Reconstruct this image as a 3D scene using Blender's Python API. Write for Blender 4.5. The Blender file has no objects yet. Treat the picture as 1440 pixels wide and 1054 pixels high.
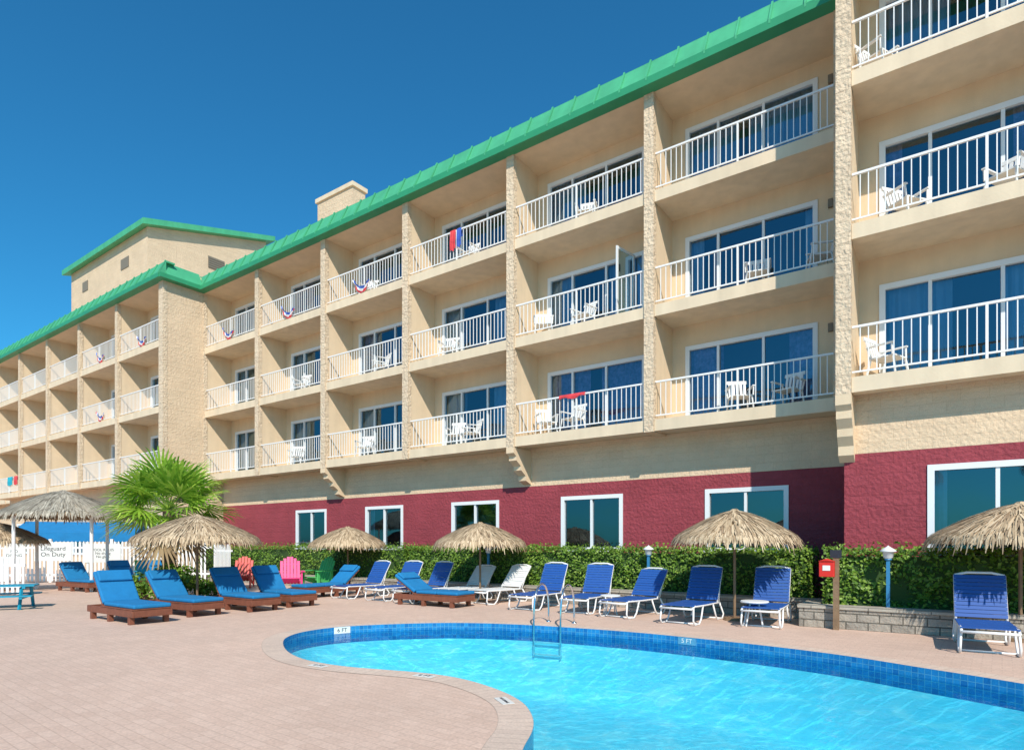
import bpy, math, random
from mathutils import Vector, Matrix
from mathutils.geometry import tessellate_polygon
random.seed(7)
S=bpy.context.scene
ANG=math.atan2(-.581,.814)
CU,SU=math.cos(ANG),math.sin(ANG)
def W(u,v): return (u*CU-v*SU, u*SU+v*CU)

# ---------------------------------------------------------------- mesh builder
class MB:
    def __init__(s): s.v=[];s.f=[];s.m=[];s.cm=0;s.uv=None
    def face(s,idx): s.f.append(tuple(idx)); s.m.append(s.cm)
    def quad(s,a,b,c,d):
        n=len(s.v); s.v+= [tuple(a),tuple(b),tuple(c),tuple(d)]; s.face((n,n+1,n+2,n+3))
    def tri(s,a,b,c):
        n=len(s.v); s.v+= [tuple(a),tuple(b),tuple(c)]; s.face((n,n+1,n+2))
    def box(s,x0,x1,y0,y1,z0,z1):
        n=len(s.v)
        s.v+=[(x0,y0,z0),(x1,y0,z0),(x1,y1,z0),(x0,y1,z0),(x0,y0,z1),(x1,y0,z1),(x1,y1,z1),(x0,y1,z1)]
        for q in ((0,3,2,1),(4,5,6,7),(0,1,5,4),(1,2,6,5),(2,3,7,6),(3,0,4,7)): s.face([n+i for i in q])
    def obox(s,M,x0,x1,y0,y1,z0,z1):
        n=len(s.v)
        for p in [(x0,y0,z0),(x1,y0,z0),(x1,y1,z0),(x0,y1,z0),(x0,y0,z1),(x1,y0,z1),(x1,y1,z1),(x0,y1,z1)]:
            s.v.append(tuple(M@Vector(p)))
        for q in ((0,3,2,1),(4,5,6,7),(0,1,5,4),(1,2,6,5),(2,3,7,6),(3,0,4,7)): s.face([n+i for i in q])
    def prism(s,poly,ext):
        n=len(s.v);k=len(poly);e=Vector(ext)
        s.v+=[tuple(p) for p in poly]; s.v+=[tuple(Vector(p)+e) for p in poly]
        s.face([n+i for i in range(k)][::-1]); s.face([n+k+i for i in range(k)])
        for i in range(k):
            j=(i+1)%k; s.face((n+i,n+j,n+k+j,n+k+i))
    def tube(s,pts,r,n=6,r2=None):
        pts=[Vector(p) for p in pts]; L=len(pts); base=len(s.v)
        for i,p in enumerate(pts):
            t=(pts[min(i+1,L-1)]-pts[max(i-1,0)]).normalized()
            ref=Vector((0,0,1)) if abs(t.z)<.9 else Vector((0,1,0))
            if i==0: a=t.cross(ref).normalized()
            else:
                a=(a-t*a.dot(t))
                a=a.normalized() if a.length>1e-6 else t.cross(ref).normalized()
            b=t.cross(a)
            rr=r if r2 is None else r+(r2-r)*i/(L-1)
            for k in range(n):
                an=2*math.pi*k/n
                s.v.append(tuple(p+a*math.cos(an)*rr+b*math.sin(an)*rr))
        for i in range(L-1):
            for k in range(n):
                k2=(k+1)%n
                s.face((base+i*n+k,base+i*n+k2,base+(i+1)*n+k2,base+(i+1)*n+k))
        s.face([base+k for k in range(n)][::-1]); s.face([base+(L-1)*n+k for k in range(n)])
    def lathe(s,prof,n=24,c=(0,0)):
        base=len(s.v)
        for (r,z) in prof:
            for k in range(n):
                an=2*math.pi*k/n; s.v.append((c[0]+r*math.cos(an),c[1]+r*math.sin(an),z))
        for i in range(len(prof)-1):
            for k in range(n):
                k2=(k+1)%n; s.face((base+i*n+k,base+i*n+k2,base+(i+1)*n+k2,base+(i+1)*n+k))
def mk(name,mb,mats,parent=None,loc=None,rot=0,smooth=False,bevel=0):
    me=bpy.data.meshes.new(name); me.from_pydata(mb.v,[],mb.f)
    if not isinstance(mats,(list,tuple)): mats=[mats]
    for m in mats: me.materials.append(m)
    me.polygons.foreach_set('material_index',mb.m)
    if smooth: me.polygons.foreach_set('use_smooth',[True]*len(mb.f))
    if mb.uv:
        uvl=me.uv_layers.new(name='UVMap')
        uvl.data.foreach_set('uv',[c for t in mb.uv for c in t])
    me.update()
    o=bpy.data.objects.new(name,me); S.collection.objects.link(o)
    if parent: o.parent=parent
    if loc: o.location=loc
    if rot: o.rotation_euler=(0,0,rot)
    if bevel:
        b=o.modifiers.new('b','BEVEL'); b.width=bevel; b.segments=2; b.limit_method='ANGLE'
    return o
def empty(name,loc=(0,0,0),rot=0):
    e=bpy.data.objects.new(name,None); e.location=loc; e.rotation_euler=(0,0,rot)
    S.collection.objects.link(e); e.empty_display_size=.2; return e
def clone(o,loc,rot=0,scale=None):
    e=empty(o.name.split('.')[0],loc,rot)
    if scale: e.scale=scale
    for c in o.children:
        d=c.copy(); S.collection.objects.link(d); d.parent=e
    return e

# ---------------------------------------------------------------- materials
def mat(name,col,rough=.7,metal=0,var=.0,vscale=3,bump=0,bscale=30,island=None,spec=None,coord='Object',streak=0,trans=0):
    m=bpy.data.materials.new(name); m.use_nodes=True
    nt=m.node_tree; N=nt.nodes; L=nt.links; b=N['Principled BSDF']
    b.inputs['Roughness'].default_value=rough; b.inputs['Metallic'].default_value=metal
    if spec is not None: b.inputs['Specular IOR Level'].default_value=spec
    b.inputs['Base Color'].default_value=(*col,1)
    tc=N.new('ShaderNodeTexCoord')
    last=None
    if island:
        g=N.new('ShaderNodeNewGeometry'); cr=N.new('ShaderNodeValToRGB')
        els=cr.color_ramp.elements
        els[0].color=(*island[0],1); els[1].color=(*island[-1],1)
        for i,c in enumerate(island[1:-1]):
            e=els.new((i+1)/(len(island)-1)); e.color=(*c,1)
        L.new(g.outputs['Random Per Island'],cr.inputs[0]); last=cr.outputs[0]
    if var:
        n=N.new('ShaderNodeTexNoise'); n.inputs['Scale'].default_value=vscale; n.inputs['Detail'].default_value=6
        n.inputs['Roughness'].default_value=.65
        L.new(tc.outputs[coord],n.inputs['Vector'])
        mr=N.new('ShaderNodeMapRange'); mr.inputs[1].default_value=.25; mr.inputs[2].default_value=.75
        mr.inputs[3].default_value=1-var; mr.inputs[4].default_value=1+var
        L.new(n.outputs['Fac'],mr.inputs[0])
        vm=N.new('ShaderNodeVectorMath'); vm.operation='SCALE'
        if last: L.new(last,vm.inputs[0])
        else: vm.inputs[0].default_value=col
        L.new(mr.outputs[0],vm.inputs['Scale']); last=vm.outputs[0]
    if streak:
        mp=N.new('ShaderNodeMapping'); mp.inputs['Scale'].default_value=(2.2,2.2,.18)
        n=N.new('ShaderNodeTexNoise'); n.inputs['Scale'].default_value=1.6; n.inputs['Detail'].default_value=5
        L.new(tc.outputs['Object'],mp.inputs[0]); L.new(mp.outputs[0],n.inputs['Vector'])
        mr=N.new('ShaderNodeMapRange'); mr.inputs[1].default_value=.35; mr.inputs[2].default_value=.7
        mr.inputs[3].default_value=1+streak*.3; mr.inputs[4].default_value=1-streak
        L.new(n.outputs['Fac'],mr.inputs[0])
        vm=N.new('ShaderNodeVectorMath'); vm.operation='SCALE'
        if last: L.new(last,vm.inputs[0])
        else: vm.inputs[0].default_value=col
        L.new(mr.outputs[0],vm.inputs['Scale']); last=vm.outputs[0]
    if last: L.new(last,b.inputs['Base Color'])
    if bump:
        n=N.new('ShaderNodeTexNoise'); n.inputs['Scale'].default_value=bscale; n.inputs['Detail'].default_value=5
        L.new(tc.outputs[coord],n.inputs['Vector'])
        bp=N.new('ShaderNodeBump'); bp.inputs['Strength'].default_value=bump; bp.inputs['Distance'].default_value=.03
        L.new(n.outputs['Fac'],bp.inputs['Height']); L.new(bp.outputs[0],b.inputs['Normal'])
    if trans:
        t=N.new('ShaderNodeBsdfTranslucent'); mx=N.new('ShaderNodeMixShader'); mx.inputs[0].default_value=trans
        if last: L.new(last,t.inputs[0])
        else: t.inputs[0].default_value=(*col,1)
        out=N['Material Output']
        L.new(b.outputs[0],mx.inputs[1]); L.new(t.outputs[0],mx.inputs[2]); L.new(mx.outputs[0],out.inputs[0])
    return m
def brickmat(name,c1,c2,mortar,bw,bh,ms=.008,rough=.85,planar='wall',bump=.5,rot=0,nvar=.15,nscale=1.2,fine=.15,finescale=60,offset=.5,bdist=.02,rockbump=0):
    m=bpy.data.materials.new(name); m.use_nodes=True
    nt=m.node_tree;N=nt.nodes;L=nt.links;b=N['Principled BSDF']; b.inputs['Roughness'].default_value=rough
    tc=N.new('ShaderNodeTexCoord')
    src=tc.outputs['Object']
    if planar=='wall':
        sp=N.new('ShaderNodeSeparateXYZ'); L.new(src,sp.inputs[0])
        ad=N.new('ShaderNodeMath'); L.new(sp.outputs[0],ad.inputs[0]); L.new(sp.outputs[1],ad.inputs[1])
        cb=N.new('ShaderNodeCombineXYZ'); L.new(ad.outputs[0],cb.inputs[0]); L.new(sp.outputs[2],cb.inputs[1]); vec=cb.outputs[0]
    elif planar=='uv': vec=tc.outputs['UV']
    else:
        mp=N.new('ShaderNodeMapping'); mp.inputs['Rotation'].default_value=(0,0,rot); L.new(src,mp.inputs[0]); vec=mp.outputs[0]
    br=N.new('ShaderNodeTexBrick'); br.offset=offset
    br.inputs['Scale'].default_value=1; br.inputs['Brick Width'].default_value=bw; br.inputs['Row Height'].default_value=bh
    br.inputs['Mortar Size'].default_value=ms; br.inputs['Mortar Smooth'].default_value=.3
    br.inputs['Color1'].default_value=(*c1,1); br.inputs['Color2'].default_value=(*c2,1); br.inputs['Mortar'].default_value=(*mortar,1)
    L.new(vec,br.inputs['Vector'])
    n=N.new('ShaderNodeTexNoise'); n.inputs['Scale'].default_value=nscale; n.inputs['Detail'].default_value=8; n.inputs['Roughness'].default_value=.7
    L.new(src,n.inputs['Vector'])
    mr=N.new('ShaderNodeMapRange'); mr.inputs[1].default_value=.25; mr.inputs[2].default_value=.75; mr.inputs[3].default_value=1-nvar; mr.inputs[4].default_value=1+nvar
    L.new(n.outputs['Fac'],mr.inputs[0])
    n2=N.new('ShaderNodeTexNoise'); n2.inputs['Scale'].default_value=finescale; n2.inputs['Detail'].default_value=4
    L.new(src,n2.inputs['Vector'])
    mr2=N.new('ShaderNodeMapRange'); mr2.inputs[1].default_value=.25; mr2.inputs[2].default_value=.75; mr2.inputs[3].default_value=1-fine; mr2.inputs[4].default_value=1+fine
    L.new(n2.outputs['Fac'],mr2.inputs[0])
    mu=N.new('ShaderNodeMath'); mu.operation='MULTIPLY'; L.new(mr.outputs[0],mu.inputs[0]); L.new(mr2.outputs[0],mu.inputs[1])
    vm=N.new('ShaderNodeVectorMath'); vm.operation='SCALE'; L.new(br.outputs['Color'],vm.inputs[0]); L.new(mu.outputs[0],vm.inputs['Scale'])
    L.new(vm.outputs[0],b.inputs['Base Color'])
    inv=N.new('ShaderNodeMath'); inv.operation='SUBTRACT'; inv.inputs[0].default_value=1; L.new(br.outputs['Fac'],inv.inputs[1])
    h=inv.outputs[0]
    n3=N.new('ShaderNodeTexNoise'); n3.inputs['Scale'].default_value=14 if rockbump else 60; n3.inputs['Detail'].default_value=6
    L.new(src,n3.inputs['Vector'])
    ma=N.new('ShaderNodeMath'); ma.operation='MULTIPLY_ADD'; L.new(n3.outputs['Fac'],ma.inputs[0]); ma.inputs[1].default_value=rockbump if rockbump else .3; L.new(h,ma.inputs[2])
    bp=N.new('ShaderNodeBump'); bp.inputs['Strength'].default_value=bump; bp.inputs['Distance'].default_value=bdist
    L.new(ma.outputs[0],bp.inputs['Height']); L.new(bp.outputs[0],b.inputs['Normal'])
    return m

M={}
M['cream']=mat('cream_stucco',(.72,.555,.375),.9,var=.06,vscale=2,bump=.25,bscale=60,streak=.06)
M['creamblock']=brickmat('cream_split_block',(.66,.495,.335),(.69,.52,.355),(.63,.47,.315),.40,.20,.005,bump=.55,nvar=.11,rockbump=2.6)
M['pier']=brickmat('pier_rough_block',(.67,.515,.36),(.70,.55,.39),(.61,.47,.325),.40,.20,.006,bump=.75,nvar=.12,rockbump=3.2,bdist=.025)
M['burg']=brickmat('burgundy_block',(.275,.040,.055),(.300,.046,.062),(.255,.038,.052),.40,.20,.005,bump=.6,nvar=.16,rockbump=3.0,fine=.2)
M['slab']=mat('slab_paint',(.72,.58,.41),.8,var=.06,vscale=1.5,bump=.1,streak=.10)
M['white']=mat('white_paint',(.80,.79,.78),.45)
M['frame']=mat('white_frame',(.76,.78,.80),.4)
M['green']=mat('green_metal',(.075,.40,.20),.45,var=.12,vscale=1.5,streak=.1)
M['greenlip']=mat('green_metal_trim',(.035,.28,.13),.4,var=.1,vscale=1.5)
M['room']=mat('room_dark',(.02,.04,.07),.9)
M['curtain']=mat('curtain_sheer',(.42,.55,.66),.9,var=.15,vscale=2,trans=.2)
M['curtain2']=mat('curtain_print',(.34,.26,.42),.9,var=.6,vscale=8)
M['vent']=mat('vent_louvre',(.2,.17,.13),.7)
def glassmat():
    m=bpy.data.materials.new('window_glass'); m.use_nodes=True; nt=m.node_tree;N=nt.nodes;L=nt.links
    N.remove(N['Principled BSDF']); out=N['Material Output']
    t=N.new('ShaderNodeBsdfTransparent'); t.inputs[0].default_value=(.62,.76,.84,1)
    g=N.new('ShaderNodeBsdfGlossy'); g.inputs['Roughness'].default_value=.02; g.inputs[0].default_value=(.55,.80,.95,1)
    fr=N.new('ShaderNodeFresnel'); fr.inputs[0].default_value=1.55
    a=N.new('ShaderNodeMath'); a.use_clamp=True; L.new(fr.outputs[0],a.inputs[0]); a.inputs[1].default_value=.12
    n=N.new('ShaderNodeTexNoise'); n.inputs['Scale'].default_value=.8; tc=N.new('ShaderNodeTexCoord'); L.new(tc.outputs['Object'],n.inputs['Vector'])
    bp=N.new('ShaderNodeBump'); bp.inputs['Strength'].default_value=.15; bp.inputs['Distance'].default_value=.05; L.new(n.outputs['Fac'],bp.inputs['Height']); L.new(bp.outputs[0],g.inputs['Normal'])
    mx=N.new('ShaderNodeMixShader'); L.new(a.outputs[0],mx.inputs[0]); L.new(t.outputs[0],mx.inputs[1]); L.new(g.outputs[0],mx.inputs[2]); L.new(mx.outputs[0],out.inputs[0])
    return m
M['glass']=glassmat()

# ---------------------------------------------------------------- hotel
hotel=empty('hotel_building',(0,0,0),ANG)
B={k:MB() for k in ['walls','block','piers','burg','slabs','rail','frame','glass','curtain','curtain2','room','green','greenlip','roof','vent']}
FL=[4.27,7.07,9.87]; RT=12.55; ST=.28
def wall_open(mb,u0,u1,z0,z1,v,th,ops):
    ops=sorted(ops); cur=u0
    for (a,b,c,d) in ops:
        if a>cur: mb.box(cur,a,v,v+th,z0,z1)
        if c>z0: mb.box(a,b,v,v+th,z0,min(c,z1))
        if d<z1: mb.box(a,b,v,v+th,d,z1)
        cur=b
    if cur<u1: mb.box(cur,u1,v,v+th,z0,z1)
def opening(u0,u1,z0,z1,v,panels,rnd,sill=False):
    f=B['frame']; t=.055
    f.box(u0-.05,u0+t,v-.025,v+.09,z0,z1+.05); f.box(u1-t,u1+.05,v-.025,v+.09,z0,z1+.05)
    f.box(u0+t,u1-t,v-.022,v+.09,z1-t,z1+.05)
    f.box(u0+t,u1-t,v-.02,v+.09,z0,z0+t*.8)
    if sill: f.box(u0-.09,u1+.09,v-.06,v+.08,z0-.07,z0-.003)
    w=(u1-u0)/panels
    cuts=[u0+i*w for i in range(1,panels)]
    if panels==3: cuts=[u0+.78,u0+1.86]
    for c in cuts:
        f.box(c-.03,c+.03,v+.0,v+.085,z0+t*.8,z1-t)
    # slightly different pane planes so reflections break at each mullion
    eds=[u0+t]+cuts+[u1-t]
    for i in range(len(eds)-1):
        q=.05+.018*(i%2); tl=rnd.uniform(-.006,.006); tz=rnd.uniform(-.006,.006)
        B['glass'].quad((eds[i],v+q+tl,z0),(eds[i+1],v+q-tl,z0),(eds[i+1],v+q-tl+tz,z1),(eds[i],v+q+tl+tz,z1))
    def cur(a,b,key,vv):
        mb=B[key]; n=max(4,int((b-a)/.05)); base=len(mb.v)
        for i in range(n+1):
            uu=a+(b-a)*i/n; w_=math.sin(i*1.7+math.sin(i*.37)*2)*.04
            mb.v.append((uu,vv+w_,z0)); mb.v.append((uu,vv+w_,z1+.05))
        for i in range(n): mb.face((base+2*i,base+2*i+2,base+2*i+3,base+2*i+1))
    k=rnd.random(); W_=u1-u0
    if panels==3:
        key='curtain' if rnd.random()<.75 else 'curtain2'
        a=rnd.choice((.12,.26,.30,.45))*W_*rnd.uniform(.8,1.1); cur(u0,u0+a,key,v+.22)
        b=rnd.choice((.10,.2,.38,.5))*W_*rnd.uniform(.8,1); cur(u1-b,u1,key,v+.22)
    elif k<.5: cur(u0,u0+W_*rnd.uniform(.1,.3),'curtain',v+.2)
def railing(u0,u1,v,z):
    r=B['rail']
    r.box(u0,u1,v-.022,v+.022,z+.91,z+.95); r.box(u0,u1,v-.013,v+.013,z+.09,z+.12)
    n=int(round((u1-u0)/.132)); 
    for i in range(1,n):
        u=u0+(u1-u0)*i/n
        if i==n//2: r.box(u-.02,u+.02,v-.02,v+.02,z,z+.91)
        else: r.box(u-.0085,u+.0085,v-.0085,v+.0085,z+.12,z+.91)
def section(ur,n,bw,vf,vb,seed,doorw=3.0,off=.40):
    rnd=random.Random(seed)
    for k in range(n+1):
        u=ur-k*bw
        B['piers'].box(u-.125,u+.125,vf-.03,vf+.14,FL[0]-.02,RT)
        B['walls'].box(u-.11,u+.11,vf+.14,vb+1.3,FL[0]-.01,RT)
    for k in range(n):
        R=ur-k*bw-.11; L=ur-(k+1)*bw+.11
        for fz in FL:
            B['slabs'].box(L+.02,R-.02,vf+.02,vf+.30,fz,fz+ST)
            B['slabs'].box(L,R,vf+.30,vb+1.3,fz+.05,fz+ST)
            zt=fz+ST; zc=(fz+2.8+.05) if fz<9 else RT
            a=L+off; b=a+doorw
            wall_open(B['walls'],L,R,zt,zc,vb,.15,[(a,b,zt,zt+1.98)])
            opening(a,b,zt+.003,zt+1.98,vb,3,rnd)
            railing(L+.02,R-.02,vf+.10,zt)
            B['vent'].box(R-.30,R-.20,vb-.09,vb-.002,zt+1.75,zt+1.93)
    u0=ur-n*bw
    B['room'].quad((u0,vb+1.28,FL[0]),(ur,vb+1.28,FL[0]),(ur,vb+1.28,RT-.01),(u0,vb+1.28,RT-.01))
    B['walls'].box(u0-.1,ur+.1,vb+1.31,vb+11,FL[0]+.01,RT-.003)
    B['roof'].box(u0-.11,ur+.11,vf,vb+11,RT,13.24)
def fascia(u0,u1,vf):
    B['green'].prism([(u0,vf-.30,RT+.15),(u0,vf-.01,13.3),(u0,vf-.01,RT+.15)],(u1-u0,0,0))
    B['greenlip'].prism([(u0,vf-.335,RT-.01),(u0,vf-.335,RT+.17),(u0,vf-.302,RT+.17),(u0,vf-.302,RT+.147),(u0,vf-.004,RT+.147),(u0,vf-.004,RT-.01)],(u1-u0,0,0))
    n=int((u1-u0)/.70)
    for i in range(n+1):
        u=u0+(u1-u0-.04)*i/n
        B['green'].prism([(u,vf-.34,RT+.10),(u,vf-.345,RT+.19),(u,vf-.05,13.335),(u,vf-.012,13.335),(u,vf-.3,RT+.16)],(.04,0,0))
    B['green'].box(u0,u1,vf-.02+.012,vf+.35,13.25,13.318)
MF,MBK=14.33,15.60
section(-1.9,6,4.19,MF,MBK,3)
fascia(-27.16,-1.79,MF)
RF,RB=12.80,14.10
section(10.95,3,4.2,RF,RB,5)
fascia(-1.8,11.1,RF)
LF,LB=12.63,13.93
section(-27.16,5,4.25,LF,LB,9)
fascia(-48.6,-26.72,LF)
section(-48.66,4,4.25,14.33,15.6,11)
fascia(-66,-48.7,14.33)
B['block'].box(-27.06,-26.94,LF+.14,16.9,0,RT+.005)
B['piers'].box(-27.30,-26.93,LF-.05,LF+.138,0,RT)
B['greenlip'].prism([(-26.60,LF-.30,RT-.012),(-26.60,LF-.30,RT+.17),(-26.93,LF-.30,RT+.17),(-26.93,LF-.30,RT-.012)],(0,1.75,0))
B['green'].prism([(-26.63,LF-.02,RT+.171),(-26.94,LF-.02,13.31),(-26.94,LF-.02,RT+.171)],(0,1.5,0))
B['block'].box(-1.785,-1.70,RB+.1,16.5,FL[0],RT)
Mx=Matrix.Translation((-7.05,MBK-.03,FL[1]+ST+.02))@Matrix.Rotation(math.radians(-100),4,'Z')
for bx in ((-.0,.06,0,1.95),(.74,.80,0,1.95),(.06,.74,0,.06),(.06,.74,1.89,1.95)): B['frame'].obox(Mx,bx[0],bx[1],-.02,.02,bx[2],bx[3])
B['glass'].quad(*[Mx@Vector(p) for p in ((.06,0,.06),(.74,0,.06),(.74,0,1.89),(.06,0,1.89))])
rg=random.Random(2)
GV=15.2
ops=[(-4.03-4.13*k-.91,-4.03-4.13*k+.91,1.37,2.80) for k in range(5)]
wall_open(B['burg'],-26.9,-1.70,0,3.2,GV,.2,ops)
for o in ops: opening(o[0],o[1],o[2],o[3],GV,2,rg,True)
B['block'].box(-26.9,-1.70,GV,GV+.2,3.2,FL[0]+.045)
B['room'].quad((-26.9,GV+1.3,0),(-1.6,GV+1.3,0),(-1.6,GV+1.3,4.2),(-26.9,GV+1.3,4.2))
RG=13.3
ops=[(-.33,1.55,1.37,2.86),(4.0,5.9,1.37,2.86)]
wall_open(B['burg'],-1.70,11.1,0,3.2,RG,.2,ops)
for o in ops: opening(o[0],o[1],o[2],o[3],RG,2,rg,True)
B['block'].box(-1.70,11.1,RG,RG+.2,3.2,FL[0]+.045)
B['burg'].box(-1.70,-1.5,RG+.2,GV,0,3.2); B['block'].box(-1.70,-1.5,RG+.2,GV,3.2,FL[0]+.045)
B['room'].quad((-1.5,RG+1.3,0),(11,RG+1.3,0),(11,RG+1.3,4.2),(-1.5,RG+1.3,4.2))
LG=13.4
ops=[(-29.3-4.25*k-.9,-29.3-4.25*k+.9,1.0,2.7) for k in range(5)]
wall_open(B['block'],-48.6,-27.3,0,FL[0]+.045,LG,.2,ops)
for o in ops: opening(o[0],o[1],o[2],o[3],LG,2,rg,True)
B['block'].box(-66,-48.66,15.2,15.4,0,FL[0]+.045)
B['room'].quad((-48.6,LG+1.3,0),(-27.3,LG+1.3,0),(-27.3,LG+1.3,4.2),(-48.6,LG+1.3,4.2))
def corbel(u,vf,vg,z0):
    zt=FL[0]-.022; h=zt-z0; d=vg-vf
    pts=[(vf-.03,zt),(vf-.03,zt-.16*h),(vf+.12*d,zt-.24*h),(vf+.12*d,zt-.36*h),(vf+.38*d,zt-.5*h),(vf+.40*d,zt-.62*h),(vf+.66*d,zt-.76*h),(vf+.68*d,zt-.9*h),(vg,z0),(vg,zt)]
    B['walls'].prism([(u-.13,a,b) for a,b in pts],(.26,0,0))
for k in (2,4): corbel(-1.9-4.19*k,MF,GV,3.25)
corbel(-1.65,RF,RG,3.05); corbel(2.55+4.2,RF,RG,3.05)
B['block'].prism([(-46.4,16,12.9),(-46.4,23.2,12.9),(-46.4,23.2,20.9),(-46.4,16,18.9)],(10.4,0,0))
B['green'].prism([(-46.8,15.6,18.80),(-46.8,23.6,21.02),(-46.8,23.6,21.32),(-46.8,15.6,19.12)],(11.2,0,0))
B['vent'].box(-39.2,-38.2,15.97,15.998,17.3,17.9); B['vent'].box(-36.003,-35.97,19.4,20.4,17.9,18.6)
B['vent'].box(-44.6,-43.8,15.97,15.998,17.3,17.9)
for zz in range(5): 
    B['vent'].box(-35.97,-35.945,19.42,20.38,17.95+zz*.13,18.0+zz*.13)
B['block'].box(-22.0,-19.75,16.6,17.25,12.9,15.95); B['slabs'].box(-22.07,-19.68,16.53,17.32,15.95,16.12)
B['vent'].prism([(-24.4,16.8,12.9),(-22.01,16.8,12.9),(-22.01,16.8,15.0),(-24.4,16.8,14.35)],(0,1.2,0))
B['slabs'].prism([(-24.6,16.7,14.33),(-22.02,16.7,15.02),(-22.02,16.7,15.16),(-24.6,16.7,14.48)],(0,1.4,0))
for key,(nm,mm) in {'walls':('walls','cream'),'block':('block_walls','creamblock'),'piers':('piers','pier'),'burg':('painted_base','burg'),'slabs':('balcony_slabs','slab'),
    'rail':('balcony_railings','white'),'frame':('door_and_window_frames','frame'),'glass':('glass','glass'),'curtain':('curtains','curtain'),'curtain2':('printed_curtains','curtain2'),
    'room':('room_interiors','room'),'green':('roof_fascia','green'),'greenlip':('roof_edge_trim','greenlip'),'roof':('roof','cream'),'vent':('vents_and_lights','vent')}.items():
    mk(nm,B[key],M[mm],hotel)

# ---------------------------------------------------------------- pool
P=[(-3.45,9.32),(-3.62,9.96),(-3.54,10.61),(-3.09,11.2),(-2.13,11.6),(-1.08,11.76),(0,11.55),(1.02,11.1),(2.16,10.44),(3.11,9.67),(3.91,8.94),(4.53,8.21),(4.97,7.46),(5.48,6.62),
(5.95,5.4),(6.1,4.0),(5.6,2.2),(4.2,.9),(2.6,.6),(1.3,1.2),(.6,2.2),(.15,3.3),(.04,4.0),(.08,4.52),(.16,4.92),(.18,5.33),(.10,5.85),(-.15,6.37),(-.55,6.87),(-.99,7.17),(-1.52,7.37),(-2.09,7.59),(-2.67,8.0),(-3.11,8.59)]
def cr(P,n=6):
    o=[];L=len(P)
    for i in range(L):
        p0,p1,p2,p3=[Vector(P[(i+j)%L]) for j in (-1,0,1,2)]
        for k in range(n):
            t=k/n
            o.append(.5*((2*p1)+(-p0+p2)*t+(2*p0-5*p1+4*p2-p3)*t*t+(-p0+3*p1-3*p2+p3)*t**3))
    return o
C=cr(P)
for _ in range(3): C=[(C[i-1]+C[i]*2+C[(i+1)%len(C)])/4 for i in range(len(C))]
NC=len(C)
area=sum(C[i].x*C[(i+1)%NC].y-C[(i+1)%NC].x*C[i].y for i in range(NC))
NR=[]
for i in range(NC):
    t=(C[(i+1)%NC]-C[i-1]).normalized(); n=Vector((t.y,-t.x)); 
    if area<0: n=-n
    NR.append(n)
arc=[0]
for i in range(NC): arc.append(arc[-1]+(C[(i+1)%NC]-C[i]).length)
def off(d): return [C[i]+NR[i]*d for i in range(NC)]
def strip(name,pa,za,pb,zb,m,parent=None,va=0,vb=1):
    mb=MB(); mb.uv=[]
    for i in range(NC+1):
        j=i%NC; mb.v.append((pa[j].x,pa[j].y,za)); mb.v.append((pb[j].x,pb[j].y,zb))
    for i in range(NC):
        mb.face((2*i,2*i+2,2*i+3,2*i+1)); mb.uv+=[(arc[i],va),(arc[i+1],va),(arc[i+1],vb),(arc[i],vb)]
    return mk(name,mb,m,parent)
def fill(name,outer,holes,z,m,parent=None):
    polys=[[Vector((p[0],p[1],0)) for p in outer]]+[[Vector((p[0],p[1],0)) for p in h] for h in holes]
    tris=tessellate_polygon(polys); flat=[p for q in polys for p in q]
    mb=MB(); mb.v=[(p.x,p.y,z) for p in flat]
    for t in tris:
        a,b,c=[flat[i] for i in t]
        if (b-a).cross(c-a).z<0: t=t[::-1]
        mb.face(t)
    return mk(name,mb,m,parent)
M['tile']=brickmat('pool_tile',(.01,.13,.36),(.02,.22,.48),(.10,.30,.46),.075,.075,.004,rough=.2,planar='uv',bump=.3,offset=0,nvar=.2)
M['plaster']=mat('pool_plaster',(.56,.90,.95),.6,var=.05,vscale=.8)
M['coping']=brickmat('coping_pavers',(.62,.47,.38),(.66,.51,.41),(.49,.37,.30),.115,.30,.005,planar='uv',bump=.4,nvar=.12)
M['deck']=brickmat('deck_pavers',(.62,.435,.34),(.67,.48,.38),(.55,.385,.30),.20,.10,.005,planar='flat',rot=-ANG+.05,bump=.3,nvar=.13,nscale=.4,fine=.14,bdist=.006,finescale=40)
M['ground']=mat('sandy_ground',(.42,.34,.26),.95,var=.15,vscale=.4,bump=.3,bscale=8)
pool=empty('swimming_pool')
o1=off(.30)
D0=.004
strip('coping',C,D0+.004,o1,D0+.004,M['coping'],pool,0,.30)
strip('waterline_tile',C,D0+.004,C,-.29,M['tile'],pool,0,.300)
strip('pool_wall',C,-.29,off(-.12),-1.25,M['plaster'],pool)
fill('pool_floor',[tuple(p) for p in off(-.12)],[],-1.25,M['plaster'],pool)
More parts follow.
